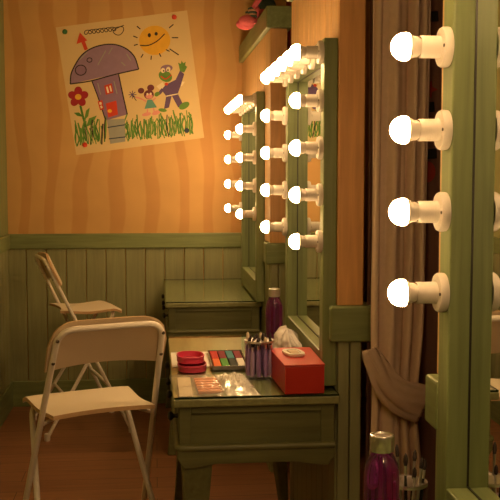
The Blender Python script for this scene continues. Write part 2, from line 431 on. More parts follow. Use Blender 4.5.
# ------------------------------------------------------------------ folding chairs
def chair(name, label, loc, rz, prior=None):
    """faces +Y in its own frame"""
    if prior: return dup(prior, None, loc, rz, label)
    t = thing(name, label, 'chair', loc, rz, 'white folding high chairs')
    r = .0095
    def half(z): return .163+(.86-z)*.07
    def yp(z): return -.21+(.86-z)*.47
    # front frame: posts from the top bow down to the front feet
    bm = bmesh.new(); zt = .922; top = [(-half(zt), yp(zt), zt), (half(zt), yp(zt), zt)]
    low = [(-half(.012), yp(.012), .012), (half(.012), yp(.012), .012)]
    pts = [low[0], (-half(.5), yp(.5), .5)] + bend((-half(.5), yp(.5), .5), top[0], top[1], .055, 8) + bend(top[0], top[1], low[1], .055, 8) + [(half(.5), yp(.5), .5), low[1]]
    tube(bm, pts, r, 14); finish('back_frame', bm, M['chair_tube'], t, smooth=True)
    # rear frame: U under the seat front, feet behind
    bm = bmesh.new()
    def yr(z): return .125-(.64-z)*.60
    def hr(z): return .152+(.64-z)*.10
    a, b, c2, d = (-hr(.012), yr(.012), .012), (-hr(.635), yr(.635), .635), (hr(.635), yr(.635), .635), (hr(.012), yr(.012), .012)
    tube(bm, [a] + bend(a, b, c2, .05, 8) + bend(b, c2, d, .05, 8) + [d], r, 14); finish('rear_frame', bm, M['chair_tube'], t, smooth=True)
    bm = bmesh.new(); z = .26; tube(bm, [(-half(z), yp(z), z), (half(z), yp(z), z)], .010, 12); finish('footrest', bm, M['chair_tube'], t, smooth=True)
    bm = bmesh.new(); z = .20; tube(bm, [(-hr(z), yr(z), z), (hr(z), yr(z), z)], .008, 12); finish('stretcher', bm, M['chair_tube'], t, smooth=True)
    for s in (-1, 1):
        bm = bmesh.new(); tube(bm, [(s*half(.615), yp(.615), .615), (s*.135, yp(.615)+.01, .629)], .006, 10)
        finish('seat_bracket', bm, M['chair_tube'], t, smooth=True)
    for q in (low[0], low[1], a, d):
        bm = bmesh.new(); lathe(bm, [(0, 0), (.015, 0), (.016, .012), (.0145, .035), (.012, .037), (0, .037)], 14, 'Z', (q[0], q[1], 0)); finish('foot_cap', bm, M['white_plastic'], t, smooth=True)
    # seat: slim ply, laminate above, hollowed rear edge
    bm = bmesh.new(); nx, ny = 16, 12; grid = {}
    for lay in (0, 1):
        for i in range(nx+1):
            for j in range(ny+1):
                u = i/nx*2-1; v = j/ny
                w = .158+.016*v
                y = -.165+.33*v + (.026*(1-u*u) if True else 0)*(1-v)**2 - .012*(u**8)*(1 if v > .9 else 0)
                z = .645+.013*lay - .012*math.exp(-((v-.45)/.3)**2)
                if v > .85: z -= .03*((v-.85)/.15)**2*.5
                grid[lay, i, j] = bm.verts.new((u*w, y, z))
    for lay in (0, 1):
        for i in range(nx):
            for j in range(ny):
                f = bm.faces.new([grid[lay, a_, b_] for a_, b_ in ((i, j), (i+1, j), (i+1, j+1), (i, j+1))]); f.material_index = 0
    for i in range(nx):
        for j in (0, ny):
            f = bm.faces.new((grid[0, i, j], grid[0, i+1, j], grid[1, i+1, j], grid[1, i, j])); f.material_index = 1
    for j in range(ny):
        for i in (0, nx):
            f = bm.faces.new((grid[0, i, j], grid[0, i, j+1], grid[1, i, j+1], grid[1, i, j])); f.material_index = 1
    finish('seat', bm, [M['chair_seat'], M['chair_edge']], t, smooth=True, angle=35)
    # backrest: curved ply panel lying on the sitter's side of the bow
    bm = bmesh.new(); nx, nz = 24, 10; g = {}
    for lay in (0, 1):
        for i in range(nx+1):
            for j in range(nz+1):
                u = i/nx*2-1; v = j/nz
                ztop = .942; zbot = .790 + .012*(1-u*u)
                rr = .075; xw = .182; ax = abs(u)*xw
                zt2 = ztop if ax < xw-rr else ztop - rr + math.sqrt(max(0, rr*rr-(ax-(xw-rr))**2))
                z = zbot+(zt2-zbot)*v
                y = yp(z)+.014 + .012*lay + .030*(1-u*u) - .014
                y += .006
                g[lay, i, j] = bm.verts.new((u*xw, y, z))
    for lay in (0, 1):
        for i in range(nx):
            for j in range(nz): bm.faces.new([g[lay, a_, b_] for a_, b_ in ((i, j), (i+1, j), (i+1, j+1), (i, j+1))])
    for i in range(nx):
        for j in (0, nz):
            f = bm.faces.new((g[0, i, j], g[0, i+1, j], g[1, i+1, j], g[1, i, j])); f.material_index = 1
    for j in range(nz):
        for i in (0, nx):
            f = bm.faces.new((g[0, i, j], g[0, i, j+1], g[1, i, j+1], g[1, i, j])); f.material_index = 1
    bk = finish('backrest', bm, [M['chair_back'], M['chair_edge']], t, smooth=True, angle=35)
    for s in (-1, 1):
        for z in (.82, .89):
            bm = bmesh.new(); lathe(bm, [(0, 0), (.0055, 0), (.005, .003), (0, .0042)], 10, '-Y', (s*half(z), yp(z)-r+.001, z)); finish('bolt', bm, M['screw'], bk)
    return t
c1 = chair('folding_chair', 'large white folding high chair in front, its back towards the table end', (-.212, 2.985, 0), R(21))
chair('folding_chair', 'smaller white folding high chair behind, side-on near the back wall', (-.375, 5.12, 0), R(-74), c1)

# ------------------------------------------------------------------ child's drawing on the back wall
# drawn on a board of 500 x 500 units, one unit = 2.055 mm, origin at its upper left
art = thing('pinned_picture', "child's coloured drawing of mushroom house and two figures pinned on the striped wall", 'drawing', (-.646, YB, 2.349))
def P(x, y, lift=0):
    u = 2.055e-3
    return Vector((x*u - .0124*(y-78)/350, -.0012 - lift - .010*max(0, (y-380)/100)**2*0, -y*u + .012*(x-42)/366))
class Draw:
    def __init__(s): s.bm = bmesh.new(); s.mats = []; s.l = .0006
    def mi(s, m):
        if m not in s.mats: s.mats.append(m)
        return s.mats.index(m)
    def poly(s, pts, m):
        s.l += .00012
        v = [s.bm.verts.new(P(x, y, s.l)) for x, y in pts]
        f = s.bm.faces.new(v); f.material_index = s.mi(m); return s
    def disc(s, x, y, rx, ry, m, rot=0, n=22):
        return s.poly([(x+rx*math.cos(a)*math.cos(rot)-ry*math.sin(a)*math.sin(rot), y+rx*math.cos(a)*math.sin(rot)+ry*math.sin(a)*math.cos(rot)) for a in [2*PI*k/n for k in range(n)]], m)
    def line(s, pts, m, w=3, smooth=True):
        s.l += .00012
        p = [Vector((x, y, 0)) for x, y in pts]
        if smooth and len(p) > 2: p = spline(p, 5)
        L_, Rr = [], []
        for i, q in enumerate(p):
            d = (p[min(i+1, len(p)-1)]-p[max(i-1, 0)]); d = d.normalized() if d.length > 1e-6 else Vector((1, 0, 0)); n = Vector((-d.y, d.x, 0))*w/2
            L_.append(s.bm.verts.new(P((q+n).x, (q+n).y, s.l))); Rr.append(s.bm.verts.new(P((q-n).x, (q-n).y, s.l)))
        for i in range(len(p)-1):
            f = s.bm.faces.new((L_[i], L_[i+1], Rr[i+1], Rr[i])); f.material_index = s.mi(m)
        return s
    def done(s, name, label=None):
        o = finish(name, s.bm, [M[m] for m in s.mats], art)
        if label: o['label'] = label
        return o
# the sheet itself, edges very slightly lifted
bm = bmesh.new(); n = 14; g = {}
TLc, TRc, BRc, BLc = (44, 76), (408, 29), (461, 386), (101, 430)
for lay in (0, 1):
    for i in range(n+1):
        for j in range(n+1):
            u, v = i/n, j/n
            x = (TLc[0]*(1-u)+TRc[0]*u)*(1-v)+(BLc[0]*(1-u)+BRc[0]*u)*v; y = (TLc[1]*(1-u)+TRc[1]*u)*(1-v)+(BLc[1]*(1-u)+BRc[1]*u)*v
            p = P(x, y, .0006 if lay else -.0002); g[lay, i, j] = bm.verts.new(p)
for lay in (0, 1):
    for i in range(n):
        for j in range(n): bm.faces.new([g[lay, a, b] for a, b in ((i, j), (i+1, j), (i+1, j+1), (i, j+1))])
for i in range(n):
    for j in (0, n): bm.faces.new((g[0, i, j], g[0, i+1, j], g[1, i+1, j], g[1, i, j])); bm.faces.new((g[0, j, i], g[0, j, i+1], g[1, j, i+1], g[1, j, i]))
finish('paper_sheet', bm, M['paper'], art)
# mushroom house
d = Draw()
d.poly([(143, 222), (218, 206), (243, 318), (182, 335)], 'd_purple2')
cap = [(84, 232), (86, 205), (98, 178), (116, 152), (142, 134), (176, 124), (210, 124), (240, 136), (262, 158), (274, 192)]
capc = [tuple(q[:2]) for q in spline([(a, b, 0) for a, b in cap], 4)]
d.poly(capc, 'd_purple'); d.line(cap, 'ink', 3.4); d.line([(84, 232), (140, 224), (205, 207), (274, 192)], 'ink', 3.4)
d.line([(143, 222), (163, 275), (181, 330)], 'ink', 3); d.line([(218, 206), (230, 262), (243, 318)], 'ink', 3.4)
for q in ([(110, 165), (130, 145)], [(160, 180), (182, 140)], [(190, 150), (200, 132)], [(225, 172), (236, 182)], [(240, 150), (252, 168)], [(160, 230), (168, 262)], [(205, 225), (214, 260)]): d.line(q, 'd_grey', 2.5)
d.disc(113, 194, 15, 14, 'd_purple2'); d.line([(113+15*math.cos(a), 194+14*math.sin(a)) for a in [2*PI*k/14 for k in range(15)]], 'ink', 2.6)
d.line([(137+7*math.cos(a), 166+6*math.sin(a)) for a in [2*PI*k/12 for k in range(13)]], 'ink', 2.4)
d.poly([(178, 237), (199, 231), (204, 257), (183, 263)], 'd_red'); d.poly([(183, 241), (188, 240), (192, 257), (187, 258)], 'd_cream'); d.poly([(192, 238), (196, 237), (200, 253), (196, 254)], 'd_cream')
d.poly([(160, 281), (173, 277), (178, 303), (167, 306)], 'd_red'); d.poly([(164, 284), (170, 282), (172, 289), (166, 291)], 'd_cream'); d.poly([(167, 294), (172, 292), (174, 299), (169, 301)], 'd_cream')
d.poly([(183, 287), (212, 279), (217, 318), (190, 326)], 'd_red'); d.disc(194, 308, 6, 5, 'd_yellow')
d.poly([(186, 332), (236, 330), (238, 394), (196, 400)], 'd_grey'); d.line([(188, 354), (236, 347)], 'pin_blue', 3); d.line([(192, 386), (238, 381)], 'pin_blue', 3)
d.line([(128, 138), (118, 112)], 'd_red', 10); d.poly([(101, 122), (110, 90), (131, 112)], 'd_red')
d.done('mushroom_house')
# scribbled loops
d = Draw(); q = []
for k in range(64):
    t_ = k/63; q.append((124+84*t_ + 7*math.cos(k*.75), 90-10*t_ + 5.5*math.sin(k*.75)))
q += [(226, 74), (231, 84), (222, 96), (210, 96), (202, 87), (212, 79), (232, 70)]
d.line(q, 'ink', 2.2); d.done('scribble')
# sun
d = Draw(); d.disc(318, 112, 44, 41, 'd_yellow'); d.disc(303, 98, 4.5, 6, 'ink'); d.disc(322, 94, 4.5, 5, 'ink'); d.line([(277, 126), (300, 126), (325, 114), (346, 94)], 'ink', 3)
for a, b in (((268, 73), (278, 81)), ((258, 100), (270, 105)), ((260, 126), (271, 123)), ((280, 160), (286, 150)), ((308, 166), (309, 155)), ((336, 158), (331, 148)), ((350, 138), (360, 143)), ((360, 136), (386, 153)), ((366, 105), (384, 105)), ((358, 78), (370, 68))): d.line([a, b], 'ink', 3)
d.done('sun')
# flower
d = Draw(); d.line([(112, 292), (120, 325), (128, 352)], 'd_green', 6); d.poly([(94, 312), (108, 311), (122, 324), (104, 321)], 'd_green'); d.poly([(122, 334), (128, 306), (138, 298), (134, 322)], 'd_green2'); d.poly([(128, 352), (136, 328), (158, 320), (146, 344)], 'd_green2')
for k in range(5): a = -PI/2+2*PI*k/5; d.disc(106+16*math.cos(a), 268+16*math.sin(a), 13, 11, 'd_crimson', a)
d.disc(106, 268, 9, 8, 'd_yellow'); d.done('flower')
# grass: marker strokes
rg = random.Random(3); d = Draw(); right = False
for k in range(120):
    x = 100+330*k/119
    if 184 < x < 236: continue
    if x > 210 and not right: d.done('grass'); d = Draw(); right = True
    base = 402 - .085*(x-100) + rg.uniform(-10, 6); ht = rg.uniform(38, 66)
    d.l = .0006 + .00012*(k % 12)
    d.line([(x+rg.uniform(-3, 3), base), (x-2+rg.uniform(-6, 6), base-ht*.5), (x-4+rg.uniform(-8, 8), base-ht)], rg.choice(['d_green', 'd_green', 'd_green2', 'd_green2', 'ink'] if k % 3 == 0 else ['d_green', 'd_green2']), rg.uniform(2.2, 4.2))
d.done('grass')
# the smaller figure: teal dress, pink shoes, two hair puffs
d = Draw()
d.disc(281, 252, 9, 8, 'd_brown'); d.disc(308, 244, 10, 9, 'd_brown'); d.disc(303, 263, 14, 13, 'd_brown'); d.disc(304, 268, 10, 7, 'd_pink'); d.disc(299, 262, 3, 3.4, 'd_cream'); d.disc(308, 261, 3, 3.4, 'd_cream')
d.line([(296, 282), (280, 274), (266, 270)], 'd_pink', 4); d.line([(312, 282), (322, 272)], 'd_pink', 4)
d.poly([(299, 278), (312, 277), (326, 299), (291, 303)], 'd_teal'); d.line([(300, 303), (299, 314)], 'd_pink', 4); d.line([(316, 301), (319, 312)], 'd_pink', 4)
d.disc(297, 318, 13, 5, 'd_pink', -.2); d.disc(324, 314, 12, 6, 'd_pink', -.3)
for k in range(4): a = PI*k/4; d.line([(257-11*math.cos(a), 263-11*math.sin(a)), (257+11*math.cos(a), 263+11*math.sin(a))], 'd_blue', 2.2)
d.line([(258, 266), (268, 280)], 'ink', 2)
d.done('small_figure')
# the taller figure: purple suit, raised green hand
d = Draw()
d.poly([(324, 240), (342, 228), (350, 244), (336, 252)], 'd_cream'); d.poly([(384, 226), (404, 228), (396, 240), (384, 240)], 'd_cream')
d.poly([(350, 236), (378, 222), (390, 196), (402, 206), (392, 240), (384, 262), (352, 268), (338, 250)], 'd_blue')
d.poly([(352, 266), (368, 264), (360, 300), (346, 304)], 'd_blue'); d.poly([(366, 264), (384, 260), (400, 292), (386, 300)], 'd_blue')
d.poly([(390, 198), (386, 180), (384, 174), (392, 178), (394, 169), (399, 176), (406, 172), (404, 182), (410, 186), (402, 202)], 'd_green2')
d.disc(349, 212, 20, 15, 'd_green2', .5); d.disc(352, 190, 17, 10, 'd_purple2', -.1); d.disc(342, 196, 6, 7, 'd_cream'); d.disc(357, 193, 6, 7, 'd_cream'); d.disc(344, 197, 2, 2.6, 'ink'); d.disc(356, 195, 2, 2.6, 'ink')
d.line([(336, 212), (350, 220), (366, 208)], 'd_red', 3.4); d.disc(352, 234, 5, 4, 'd_red')
d.line([(342, 248), (334, 258), (328, 262)], 'd_blue', 9); d.disc(326, 262, 8, 6, 'd_green2', -.6)
d.disc(342, 307, 12, 5, 'd_green2', .15); d.disc(403, 295, 16, 9, 'd_green2', -.5); d.line([(352, 268), (384, 262)], 'd_cream', 3)
d.done('tall_figure')
for (x, y, m, where) in ((69, 88, 'pin_green', 'green push pin at the upper left corner of the drawing'), (372, 48, 'd_red', 'red push pin at the upper right corner of the drawing'),
                         (125, 402, 'd_red', 'red push pin at the lower left corner of the drawing'), (411, 365, 'pin_blue', 'dark blue push pin at the lower right corner of the drawing')):
    p = art.location + P(x, y, .0)
    bm = bmesh.new(); lathe(bm, [(0, -.002), (.013, -.002), (.0145, .001), (.012, .005), (.006, .007), (0, .0075)], 18, '-Y')
    o = finish('push_pin', bm, M[m], smooth=True); o.location = p + Vector((0, -.0035, 0)); tag(o, where, 'push pin')

# ------------------------------------------------------------------ things on the middle table
TZ = TH+.0004
tag(box('paper_sheet', .050, .178, 2.99, 3.235, TZ, TZ+.0012, M['white'], bevel=0), 'white paper sheet under the pink trays on the middle table', 'paper')
def oval_tray(z, h, rx, ry, loc, rz, label):
    bm = bmesh.new(); n = 36; prof = [(0, .003), (.90, .003), (.93, h), (1.0, h), (1.0, h-.005), (.97, h-.007), (.97, .0), (0, 0)]; rings = []
    for f_, hh in prof:
        rings.append([bm.verts.new((rx*f_*math.copysign(abs(math.cos(a))**.8, math.cos(a)), ry*f_*math.copysign(abs(math.sin(a))**.8, math.sin(a)), hh)) for a in [2*PI*k/n for k in range(n)]] if f_ else [bm.verts.new((0, 0, hh))])
    for a, b in zip(rings, rings[1:]):
        for k in range(n):
            if len(a) == 1: bm.faces.new((a[0], b[k], b[(k+1) % n]))
            elif len(b) == 1: bm.faces.new((a[k], b[0], a[(k+1) % n]))
            else: bm.faces.new((a[k], b[k], b[(k+1) % n], a[(k+1) % n]))
    o = finish('oval_tray', bm, M['pink'], smooth=True); o.location = (*loc, z); o.rotation_euler = (0, 0, rz)
    return tag(o, label, 'tray', 'pink oval trays')
oval_tray(TZ+.0014, .020, .046, .062, (.112, 2.950), R(0), 'lower hot-pink oval tray, under the other tray on the table')
oval_tray(TZ+.0220, .020, .044, .060, (.108, 2.985), R(3), 'upper hot-pink oval tray, stacked on the other tray')
pal = thing('paint_palette', 'flat clear tray of square face paints in red, green and teal', 'paint palette', (.232, 3.065, TZ), R(0))
W_, L_ = .116, .27
bm = bmesh.new(); bx(bm, -W_/2, W_/2, -L_/2, L_/2, 0, .004)
for x in (-W_/2, W_/2-.003): bx(bm, x, x+.003, -L_/2, L_/2, .004, .013)
for y in (-L_/2, L_/2-.003): bx(bm, -W_/2, W_/2, y, y+.003, .004, .013)
finish('tray', bm, M['pal_tray'], pal, bevel=.001)
cols = [['pan_orange', '', 'pan_red', ''], ['pan_green', '', 'pan_maroon', ''], ['pan_black', '', 'pan_teal', ''], ['pan_white', '', 'pan_maroon', '']]
for i in range(4):
    for j in range(0, 4, 2):
        x = -W_/2+.006+(W_-.012)*i/4; y = -L_/2+.006+(L_-.012)*j/4
        o = box('paint_pan', x+.001, x+(W_-.012)/4-.001, y+.001, y+(L_-.012)/2-.001, .004, .0115, M[cols[i][j]], pal, .003)
        o['label'] = cols[i][j].split('_')[1] + ' paint'
# clear bag with crayons
bag = thing('plastic_bag', 'flat clear plastic bag, crumpled and shiny at one end, at the table edge', 'bag', (.163, 2.705, TZ), R(0))
def sheet(name, x0, x1, y0, y1, zf, m, nx=30, ny=30, parent=None, skew=0):
    bm = bmesh.new(); g = [[bm.verts.new((x0+(x1-x0)*i/nx + skew*(j/ny), y0+(y1-y0)*j/ny, zf(i/nx, j/ny))) for j in range(ny+1)] for i in range(nx+1)]
    for i in range(nx):
        for j in range(ny): bm.faces.new((g[i][j], g[i+1][j], g[i+1][j+1], g[i][j+1]))
    return finish(name, bm, m, parent, smooth=True, angle=60)
sheet('bag_film', -.105, .03, -.125, .13, lambda u, v: .0155*min(1, 6*u, 6*(1-u)+.6, 6*v, 6*(1-v))**.5+.0012+.0025*noise.noise(Vector((u*7, v*7, 1))), M['film'], parent=bag, skew=-.02)
sheet('crumpled_end', .03, .125, -.125, .13, lambda u, v: .002+min(1, 5*u+.4, 4*(1-u), 5*v, 5*(1-v))*(.014+.016*noise.noise(Vector((u*5, v*9, 4)))+.010*abs(noise.noise(Vector((u*14, v*22, 9))))), M['film_crumple'], 34, 60, bag, skew=-.02)
box('header_card', -.100, -.062, -.12, .125, .0006, .0016, M['card'], bag, 0)
for k in range(6):
    bm = bmesh.new(); x = -.045 + .0115*k - .0
    y0 = -.095+.032*k
    tube(bm, [(-.047, y0, .006), (-.044, y0, .006), (.012, y0+.002, .006), (.018, y0+.002, .006), (.024, y0+.002, .006)], [.0050, .0056, .0056, .0030, .0012], 10)
    o = finish('crayon', bm, M['orange_stick'], smooth=True); o.location = (.163-.004*k*.3, 2.705, TZ+.001)
    tag(o, 'orange crayon inside the flat clear plastic bag on the middle table', 'crayon', 'orange crayons in the plastic bag')
# brush pots: clear pot of violet-handled brushes
def pot(loc, r, h, label):
    t = thing('brush_pot', label, 'pot', loc)
    bm = bmesh.new(); lathe(bm, [(0, 0), (r, 0), (r*1.03, h), (r*1.03-.002, h), (r-.002, .004), (0, .004)], 32); finish('pot_wall', bm, M['acryl'], t, smooth=True)
    bm = bmesh.new(); lathe(bm, [(r*1.035, h-.006), (r*1.05, h-.003), (r*1.035, h), (r*1.02, h-.002)], 32); finish('pot_rim', bm, M['steel'], t, smooth=True)
    return t
def brush_proto():
    t = thing('makeup_brush', 'x', 'brush')
    bm = bmesh.new(); tube(bm, [(0, 0, 0), (0, 0, .03), (0, 0, .085), (0, 0, .098)], [.0062, .0074, .0068, .0042], 10); finish('handle', bm, M['violet'], t, smooth=True)
    bm = bmesh.new(); tube(bm, [(0, 0, .098), (0, 0, .114)], [.0042, .0046], 10); finish('ferrule', bm, M['steel'], t, smooth=True)
    bm = bmesh.new(); tube(bm, [(0, 0, .114), (0, 0, .124), (0, 0, .134), (0, 0, .139)], [.0040, .0054, .0042, .0012], 10); finish('bristles', bm, M['bristle_dark'], t, smooth=True)
    return t
protos = None
def fill(loc, r, n, lab, group, seed, flip=False, length=1.0):
    global protos
    rg = random.Random(seed); made = []
    for k in range(n):
        ring = 0 if k < n*.62 else 1; m = round(n*.62) if ring == 0 else n-round(n*.62)
        a = 2*PI*(k+.3*ring)/m; rad = r*(.80 if ring == 0 else .38)
        p0 = Vector((rad*math.cos(a), rad*math.sin(a), .0055)); q = rad*1.02
        ln = rg.uniform(-.012, .014)
        if protos is None: b = protos = brush_proto()
        else: b = dup(protos)
        b.location = Vector(loc)+p0
        b.rotation_euler = (R(rg.uniform(-2.0, 2.0)), R(rg.uniform(-2.0, 2.0)), a)
        b.scale = (1, 1, length*(1+ln*7))
        b['label'] = lab; b['group'] = group; made.append(b)
        for ch in kids(b):
            if ch.name.startswith('handle') and k % 3 == 1: ch.data = pale_handle(ch.data)
            if ch.name.startswith('bristles') and k % 4 == 1: ch.data = pale_bristle(ch.data)
    return made
cache = {}
def variant(me, key, m):
    if key not in cache:
        c = me.copy(); c.materials[0] = m; cache[key] = c
    return cache[key]
def pale_handle(me): return variant(me, 'ph', M['violet_pale'])
def pale_bristle(me): return variant(me, 'pb', M['bristle_pale'])
pot((.312, 2.835, TZ), .045, .112, 'clear pot packed with violet brushes beside the red box')
fill((.312, 2.835, TZ), .045, 17, 'violet handled makeup brush packed in the pot beside the red box', 'violet makeup brushes in the middle table pot', 2, length=.84)
# red box with a little white oval sticker case on top
rb = thing('gift_box', 'bright red cardboard box on the middle table', 'box', (.3565, 2.585, TZ))
bm = bmesh.new(); n_ = [(.0, .0), (.112, .004), (.112, .262), (-.012, .262)]
lo = [bm.verts.new((x, y, 0)) for x, y in n_]; hi = [bm.verts.new((x, y, .078)) for x, y in n_]
bm.faces.new(lo[::-1]); bm.faces.new(hi)
for k in range(4): bm.faces.new((lo[k], lo[(k+1) % 4], hi[(k+1) % 4], hi[k]))
finish('box_body', bm, M['red_box_dark'], rb, bevel=.002)
bm = bmesh.new(); n_ = [(-.0015, -.0015), (.1135, .0025), (.1135, .2635), (-.0135, .2635)]
lo = [bm.verts.new((x, y, .0785)) for x, y in n_]; hi = [bm.verts.new((x, y, .0835)) for x, y in n_]
bm.faces.new(lo[::-1]); bm.faces.new(hi)
for k in range(4): bm.faces.new((lo[k], lo[(k+1) % 4], hi[(k+1) % 4], hi[k]))
finish('box_lid', bm, M['red_box'], rb, bevel=.0015)
cs = thing('oval_case', 'small white oval case with tan centre lying on the red box', 'case', (.402, 2.735, TZ+.0839), R(8))
bm = bmesh.new(); n = 32
def sup(rx, ry, z): return [bm.verts.new((rx*math.copysign(abs(math.cos(a))**.7, math.cos(a)), ry*math.copysign(abs(math.sin(a))**.7, math.sin(a)), z)) for a in [2*PI*k/n for k in range(n)]]
rings = [sup(.028, .044, 0), sup(.030, .046, .004), sup(.029, .045, .009), sup(.020, .035, .0095), sup(.019, .034, .006)]
bm.faces.new(rings[0][::-1]); bm.faces.new(rings[-1])
for a, b in zip(rings, rings[1:]):
    for k in range(n): bm.faces.new((a[k], a[(k+1) % n], b[(k+1) % n], b[k]))
finish('case_shell', bm, M['white'], cs, smooth=True)
box('case_insert', -.013, .013, -.026, .026, .0061, .0088, M['bristle_pale'], cs, .003)
# white netting bundle behind the pot
bm = bmesh.new(); nu, nv = 72, 30; rings = []
for j in range(nv+1):
    v = j/nv; rr = math.sin(PI*min(1, .16+.84*(1-v)))**.6 if v < 1 else 0
    ring = []
    for i in range(nu):
        a = 2*PI*i/nu; w = 1+.05*math.sin(a*13+5*v)+.34*noise.noise(Vector((math.cos(a)*1.6, math.sin(a)*1.6, v*2.6)))+.22*noise.noise(Vector((math.cos(a)*4, math.sin(a)*4, v*6+3)))
        rad = (1-v**2.6)**.5*w if v < 1 else 0
        ring.append(bm.verts.new((.050*rad*math.cos(a), .10*rad*math.sin(a), .118*v*(1+.22*noise.noise(Vector((math.cos(a)*1.2, math.sin(a)*1.2, 7)))))))
    rings.append(ring)
for a, b in zip(rings, rings[1:]):
    for k in range(nu): bm.faces.new((a[k], a[(k+1) % nu], b[(k+1) % nu], b[k]))
bm.faces.new(rings[0][::-1])
bmesh.ops.remove_doubles(bm, verts=bm.verts, dist=1e-5)
o = finish('netting_bundle', bm, M['tulle'], smooth=True, angle=80); o.location = (.416, 2.985, TZ); tag(o, 'crumpled bundle of white netting between the brush pot and mirror', 'fabric')
# purple bottles
def bottle(loc, s, label):
    t = thing('bottle', label, 'bottle', loc, 0, None)
    bm = bmesh.new(); r = .0285*s
    h = .176*s
    lathe(bm, [(0, .002), (r*.8, 0), (r*.97, .004), (r, .012), (r, h*.30), (r*.965, h*.36), (r*.965, h*.40), (r, h*.45), (r, h*.74), (r*.975, h*.81), (r*.91, h*.865), (r*.80, h*.915), (r*.67, h*.955), (r*.61, h*.98), (r*.61, h), (0, h)], 36)
    finish('bottle_body', bm, M['purple'], t, smooth=True)
    bm = bmesh.new(); lathe(bm, [(0, h-.001), (r*.66, h-.001), (r*.69, h+.002), (r*.69, h+.021*s), (r*.69, h+.0225*s), (r*.66, h+.025*s), (r*.60, h+.0255*s), (r*.56, h+.0235*s), (0, h+.0235*s)], 36); cp = finish('bottle_cap', bm, M['steel'], t, smooth=True)
    return t
bottle((.412, 3.27, TZ), 1.06, 'purple bottle with silver cap at the back of the middle table')
bottle((.358, 1.46, TZ), 1.0, 'larger purple bottle with silver cap, in the foreground beside the curtain')
# foreground brushes in a clear pot
pot((.4325, 1.575, TZ), .033, .085, 'clear pot of brushes in the foreground beside the purple bottle')
def tool_proto():
    t = thing('makeup_brush', 'x', 'brush')
    bm = bmesh.new(); tube(bm, [(0, 0, 0), (0, 0, .05), (0, 0, .088)], [.0026, .0032, .0022], 10); finish('handle', bm, M['steel'], t, smooth=True)
    bm = bmesh.new(); tube(bm, [(0, 0, .088), (0, 0, .104)], [.0023, .0028], 10); finish('ferrule', bm, M['steel'], t, smooth=True)
    bm = bmesh.new(); tube(bm, [(0, 0, .104), (0, 0, .110), (0, 0, .118), (0, 0, .123)], [.0028, .0040, .0032, .0008], 10); finish('bristles', bm, M['bristle_dark'], t, smooth=True)
    return t
tp = None
for k in range(11):
    a = 2*PI*k/11+.3; rad = .013 if k % 2 else .019
    b = tp = tool_proto() if tp is None else tp
    if k: b = dup(tp)
    b.location = (.4325+rad*math.cos(a), 1.575+rad*math.sin(a), TZ+.0048)
    ti = .012/.085 if k % 2 else .008/.085
    b.rotation_euler = (-ti*math.sin(a)*.9, ti*math.cos(a)*.9, 0); b.scale = (1, 1, (.92, 1.05, .98, 1.12)[k % 4])
    tag(b, 'thin makeup brush in the foreground pot beside the large purple bottle', 'brush', 'makeup brushes in the foreground pot')
    if k % 3 == 1:
        for ch in kids(b):
            if ch.name.startswith('handle'): ch.data = variant(ch.data, 'darkh', M['black'])

# ------------------------------------------------------------------ curtain in the gap beside the nearest mirror
cur = thing('curtain', 'brown pleated curtain tied back in the gap beside the nearest mirror', 'curtain', (0, 2.47, 0))
bm = bmesh.new(); nx, nz = 90, 60; g = []
for j in range(nz+1):
    z = .02 + 2.4*j/nz
    # gather towards the tie at about .72
    k = math.exp(-((z-.74)/.16)**2)
    x0 = .570+.008*k; x1 = .722 - .02*k
    row = []
    for i in range(nx+1):
        u = i/nx; am = .015*(1-.3*k)
        y = am*(.55+.6*noise.noise(Vector((u*3.1, z*.35, 8)))+.45)*math.sin((u+.10*math.sin(u*7))*PI*2*4.2+.35*math.sin(z*1.3)+1.3*noise.noise(Vector((u*3, z*.5, 0)))) + .012*noise.noise(Vector((u*9, z*1.5, 5)))
        row.append(bm.verts.new((x0+(x1-x0)*u + .006*noise.noise(Vector((u*5, z*1.2, 2))), y, z)))
    g.append(row)
for j in range(nz):
    for i in range(nx): bm.faces.new((g[j][i], g[j][i+1], g[j+1][i+1], g[j+1][i]))
o = finish('curtain_cloth', bm, M['curtain'], cur, smooth=True, angle=180)
s = o.modifiers.new('thick', 'SOLIDIFY'); s.thickness = .004
# sash: a band sweeping down to the right across the curtain, with a gathered pouch
def ribbon(name, ctr, widths, m, parent, thick=.012, seed=1):
    pts = spline(ctr, 8); bm = bmesh.new(); rows = []; n = 17
    for i, p in enumerate(pts):
        t_ = i/(len(pts)-1); w = widths[0]+(widths[1]-widths[0])*t_**.7
        d = (pts[min(i+1, len(pts)-1)]-pts[max(i-1, 0)]).normalized(); nrm = Vector((-d.z, 0, d.x)).normalized()
        rows.append([bm.verts.new(p + nrm*w*(k/(n-1)-.5) + Vector((0, -thick*math.sin(PI*k/(n-1)) - .010*noise.noise(Vector((t_*2.5, k*.75, seed))), 0))) for k in range(n)])
    for a, b in zip(rows, rows[1:]):
        for k in range(n-1): bm.faces.new((a[k], a[k+1], b[k+1], b[k]))
    o = finish(name, bm, m, parent, smooth=True, angle=180)
    s = o.modifiers.new('thick', 'SOLIDIFY'); s.thickness = .006; s.offset = 1
    return o
ribbon('sash', [(.562, -.028, .905), (.583, -.034, .858), (.608, -.036, .812), (.650, -.036, .772), (.712, -.02, .745)], (.035, .105), M['curtain_tie'], cur)
